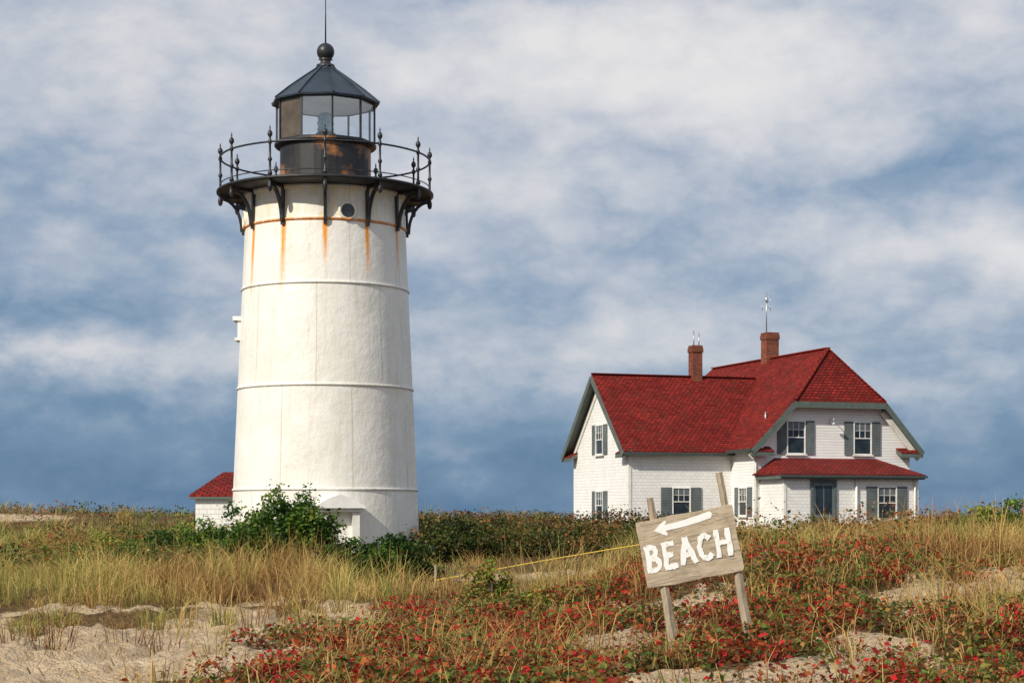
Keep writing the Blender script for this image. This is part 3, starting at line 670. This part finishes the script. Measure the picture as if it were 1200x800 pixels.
def ribbon(mb_, pts, w, y):
    P = []
    for i in range(len(pts)-1):
        for t in np.linspace(0, 1, 6)[:-1]: P.append((pts[i][0]*(1-t)+pts[i+1][0]*t, pts[i][1]*(1-t)+pts[i+1][1]*t))
    P.append(pts[-1])
    for _ in range(1): P = [P[0]]+[((P[i-1][0]+2*P[i][0]+P[i+1][0])/4, (P[i-1][1]+2*P[i][1]+P[i+1][1])/4) for i in range(1, len(P)-1)]+[P[-1]]
    L = []; n = len(P)
    for i in range(n):
        a = P[max(i-1, 0)]; b = P[min(i+1, n-1)]; dx, dy = b[0]-a[0], b[1]-a[1]; l = math.hypot(dx, dy); nx, ny = -dy/l, dx/l
        w1 = w*.5*(1+random.uniform(-.28, .28)); w2 = w*.5*(1+random.uniform(-.28, .28))
        L.append((P[i][0]+nx*w1, y, P[i][1]+ny*w1)); L.append((P[i][0]-nx*w2, y, P[i][1]-ny*w2))
    mb_.add(L, [(2*i, 2*i+1, 2*i+3, 2*i+2) for i in range(n-1)])
LT = {'B': [[(.03, -.05), (0, 1.05)], [(.02, .98), (.55, .98), (.8, .8), (.6, .58), (.12, .52)], [(.12, .52), (.7, .48), (.95, .26), (.7, .04), (.04, .02)]],
      'E': [[(.03, 1.08), (0, -.08)], [(.0, .97), (.90, 1.0)], [(.02, .52), (.70, .53)], [(0, .02), (.95, .03)]],
      'A': [[(0, -.05), (.46, 1.05)], [(.46, 1.05), (.98, -.05)], [(.2, .34), (.78, .36)]],
      'C': [[(.95, .80), (.6, 1), (.22, .86), (.02, .5), (.16, .13), (.55, 0), (.98, .18)]],
      'H': [[(0, -.05), (.04, 1.05)], [(.82, -.05), (.86, 1.05)], [(.02, .5), (.84, .53)]]}
mb = MB(); yk = -.003
for ch, u0, lw, w0, lh in (('B', -.400, .110, -.160, .225), ('E', -.240, .110, -.155, .22), ('A', -.095, .130, -.145, .225), ('C', .080, .115, -.142, .225), ('H', .250, .130, -.140, .235)):
    for stt in LT[ch]:
        ribbon(mb, [(u0+a*lw, w0+b*lh) for a, b in stt], .047, yk); yk -= .0006
o = mb.build('lettering', M['paint'], S, False); o.matrix_local = BM
ar = [(-.30, .203), (-.24, .250), (-.18, .280), (-.168, .262), (-.190, .240), (-.10, .243), (.02, .254), (.12, .268), (.24, .285), (.258, .258), (.240, .222), (.14, .205), (.03, .194), (-.09, .187), (-.195, .184), (-.175, .157), (-.187, .138), (-.24, .166)]
o = MB().add([(x, -.004, zz) for x, zz in ar], [tuple(range(len(ar)))]).build('arrow', M['paint'], S, False); o.matrix_local = BM

# ------------------------------------------------------------ rope line
pts = [(-1.30, 31.0), (3.2, 30.0)]
lab = ['short wooden stake holding the left end of the yellow rope', 'short wooden stake holding the yellow rope, behind the sign']
tops = []
for (x, y), lb, hh in zip(pts, lab, (.62, .40)):
    g0 = float(G(x, y)); c = MB(Matrix.Translation((x, y, g0))); c.tube([(0, 0, -.2), (.01, 0, .15), (.02, 0, hh)], [.026, .023, .019], 7)
    tag(c.build('rope_stake', M['post']), lb, 'stake', 'stakes of the rope line'); tops.append(Vector((x, y-.03, g0+.36)))
P = [tops[0].lerp(tops[1], t)+Vector((0, 0, -.16*t*(1-t)+.06*math.sin(PI*t))) for t in np.linspace(0, 1, 24)]
tag(tb('rope', M['rope'], None, P, .009, 5), 'thin yellow rope sagging between the short stakes', 'rope')

# ------------------------------------------------------------ light, world, camera
EL = R(33); AZ = math.atan2(-.66, -.75)
w = bpy.data.worlds.new('World'); bpy.context.scene.world = w; w.use_nodes = True; t = NT(w.node_tree)
bg = w.node_tree.nodes['Background']; bg.inputs['Strength'].default_value = .1
sky = t.new('ShaderNodeTexSky', sky_type='NISHITA'); sky.sun_disc = False; sky.sun_elevation = EL; sky.sun_rotation = AZ % (2*PI)
dirv = t.coord('Generated'); X, Y, Z = t.sep(dirv)
nz = t.new('ShaderNodeTexNoise'); t.put(nz.inputs[0], t.mapping(dirv, (1, 1, 1.4))); nz.inputs['Scale'].default_value = 12; nz.inputs['Detail'].default_value = 7; nz.inputs['Roughness'].default_value = .55
dsp = t.sep(nz.outputs['Color'])
az = t.math('ADD', t.math('ARCTAN2', X, Y), t.math('MULTIPLY', t.math('SUBTRACT', dsp[0], .5), .17))
el = t.math('ADD', Z, t.math('MULTIPLY', t.math('SUBTRACT', dsp[1], .5), .085))
base = t.ramp(t.math('MULTIPLY', el, 2.5), [(0, .12), (.08, .20), (.16, .42), (.28, .58), (.45, .61), (.62, .69), (.8, .70), (1, .62)])
f = base
for (px, py, rx, ry, am) in ((560, 110, 150, 65, .24), (850, 110, 160, 55, .28), (640, 8, 150, 30, -.20), (1080, 30, 150, 35, -.06), (1010, 230, 190, 36, -.20), (60, 365, 150, 32, -.24), (50, 425, 190, 24, .28),
                             (1130, 305, 160, 36, .18), (640, 335, 190, 34, -.14), (200, 490, 180, 20, -.12), (600, 430, 260, 22, .14), (200, 275, 170, 26, -.14), (620, 215, 180, 28, .10), (1100, 460, 150, 18, .14), (150, 180, 180, 30, .08), (560, 515, 180, 12, .10)):
    a = t.math('DIVIDE', t.math('SUBTRACT', az, (px-600)/F), rx/F); b = t.math('DIVIDE', t.math('SUBTRACT', el, (HY-py)/F), ry/F)
    e = t.math('EXPONENT', t.math('MULTIPLY', t.math('ADD', t.math('MULTIPLY', a, a), t.math('MULTIPLY', b, b)), -1))
    f = t.math('ADD', f, t.math('MULTIPLY', e, am))
n1 = t.noise(t.mapping(dirv, (1, 1, 1.9)), 9, 8, .57, .1)
n3 = t.noise(t.mapping(dirv, (1, 1, 1.7)), 14, 6, .56)
bil = t.math('MULTIPLY', t.math('ABSOLUTE', t.math('SUBTRACT', n3, .5)), 2)
f = t.math('ADD', f, t.math('MULTIPLY', t.math('SUBTRACT', n1, .5), .88))
f = t.math('ADD', f, t.math('MULTIPLY', t.math('SUBTRACT', bil, .17), .48))
K = 9.0
stops = [(0, (.95, 1.95, 3.4)), (.22, (1.55, 2.65, 4.15)), (.42, (2.95, 3.85, 5.15)), (.60, (4.9, 5.35, 6.2)), (.80, (6.9, 6.9, 7.2)), (1, (8.2, 8.05, 8.0))]
c = t.ramp(f, [(p, tuple(v/K for v in q)) for p, q in stops])
vs = t.new('ShaderNodeVectorMath', operation='SCALE'); t.put(vs.inputs[0], c); vs.inputs['Scale'].default_value = K
t.put(bg.inputs[0], t.mix(.08, vs.outputs[0], sky.outputs[0]))
w.cycles.sampling_method = 'MANUAL'; w.cycles.sample_map_resolution = 256
L = bpy.data.lights.new('sun', 'SUN'); L.energy = 4.1; L.angle = R(.8); L.color = (1, .925, .79)
lo = bpy.data.objects.new('sun', L); col.objects.link(lo)
d = Vector((math.sin(AZ)*math.cos(EL), math.cos(AZ)*math.cos(EL), math.sin(EL))); lo.rotation_euler = d.to_track_quat('Z', 'Y').to_euler()
cam = bpy.data.cameras.new('camera'); cam.lens = 65; cam.sensor_width = 36; cam.shift_y = 205/1200; cam.clip_end = 9000; cam.clip_start = .1
co = bpy.data.objects.new('camera', cam); co.location = (0, 0, EYE); co.rotation_euler = (R(90), 0, 0); col.objects.link(co)
bpy.context.scene.camera = co
vsn = bpy.context.scene.view_settings; vsn.view_transform = 'Standard'; vsn.look = 'None'; vsn.exposure = 0
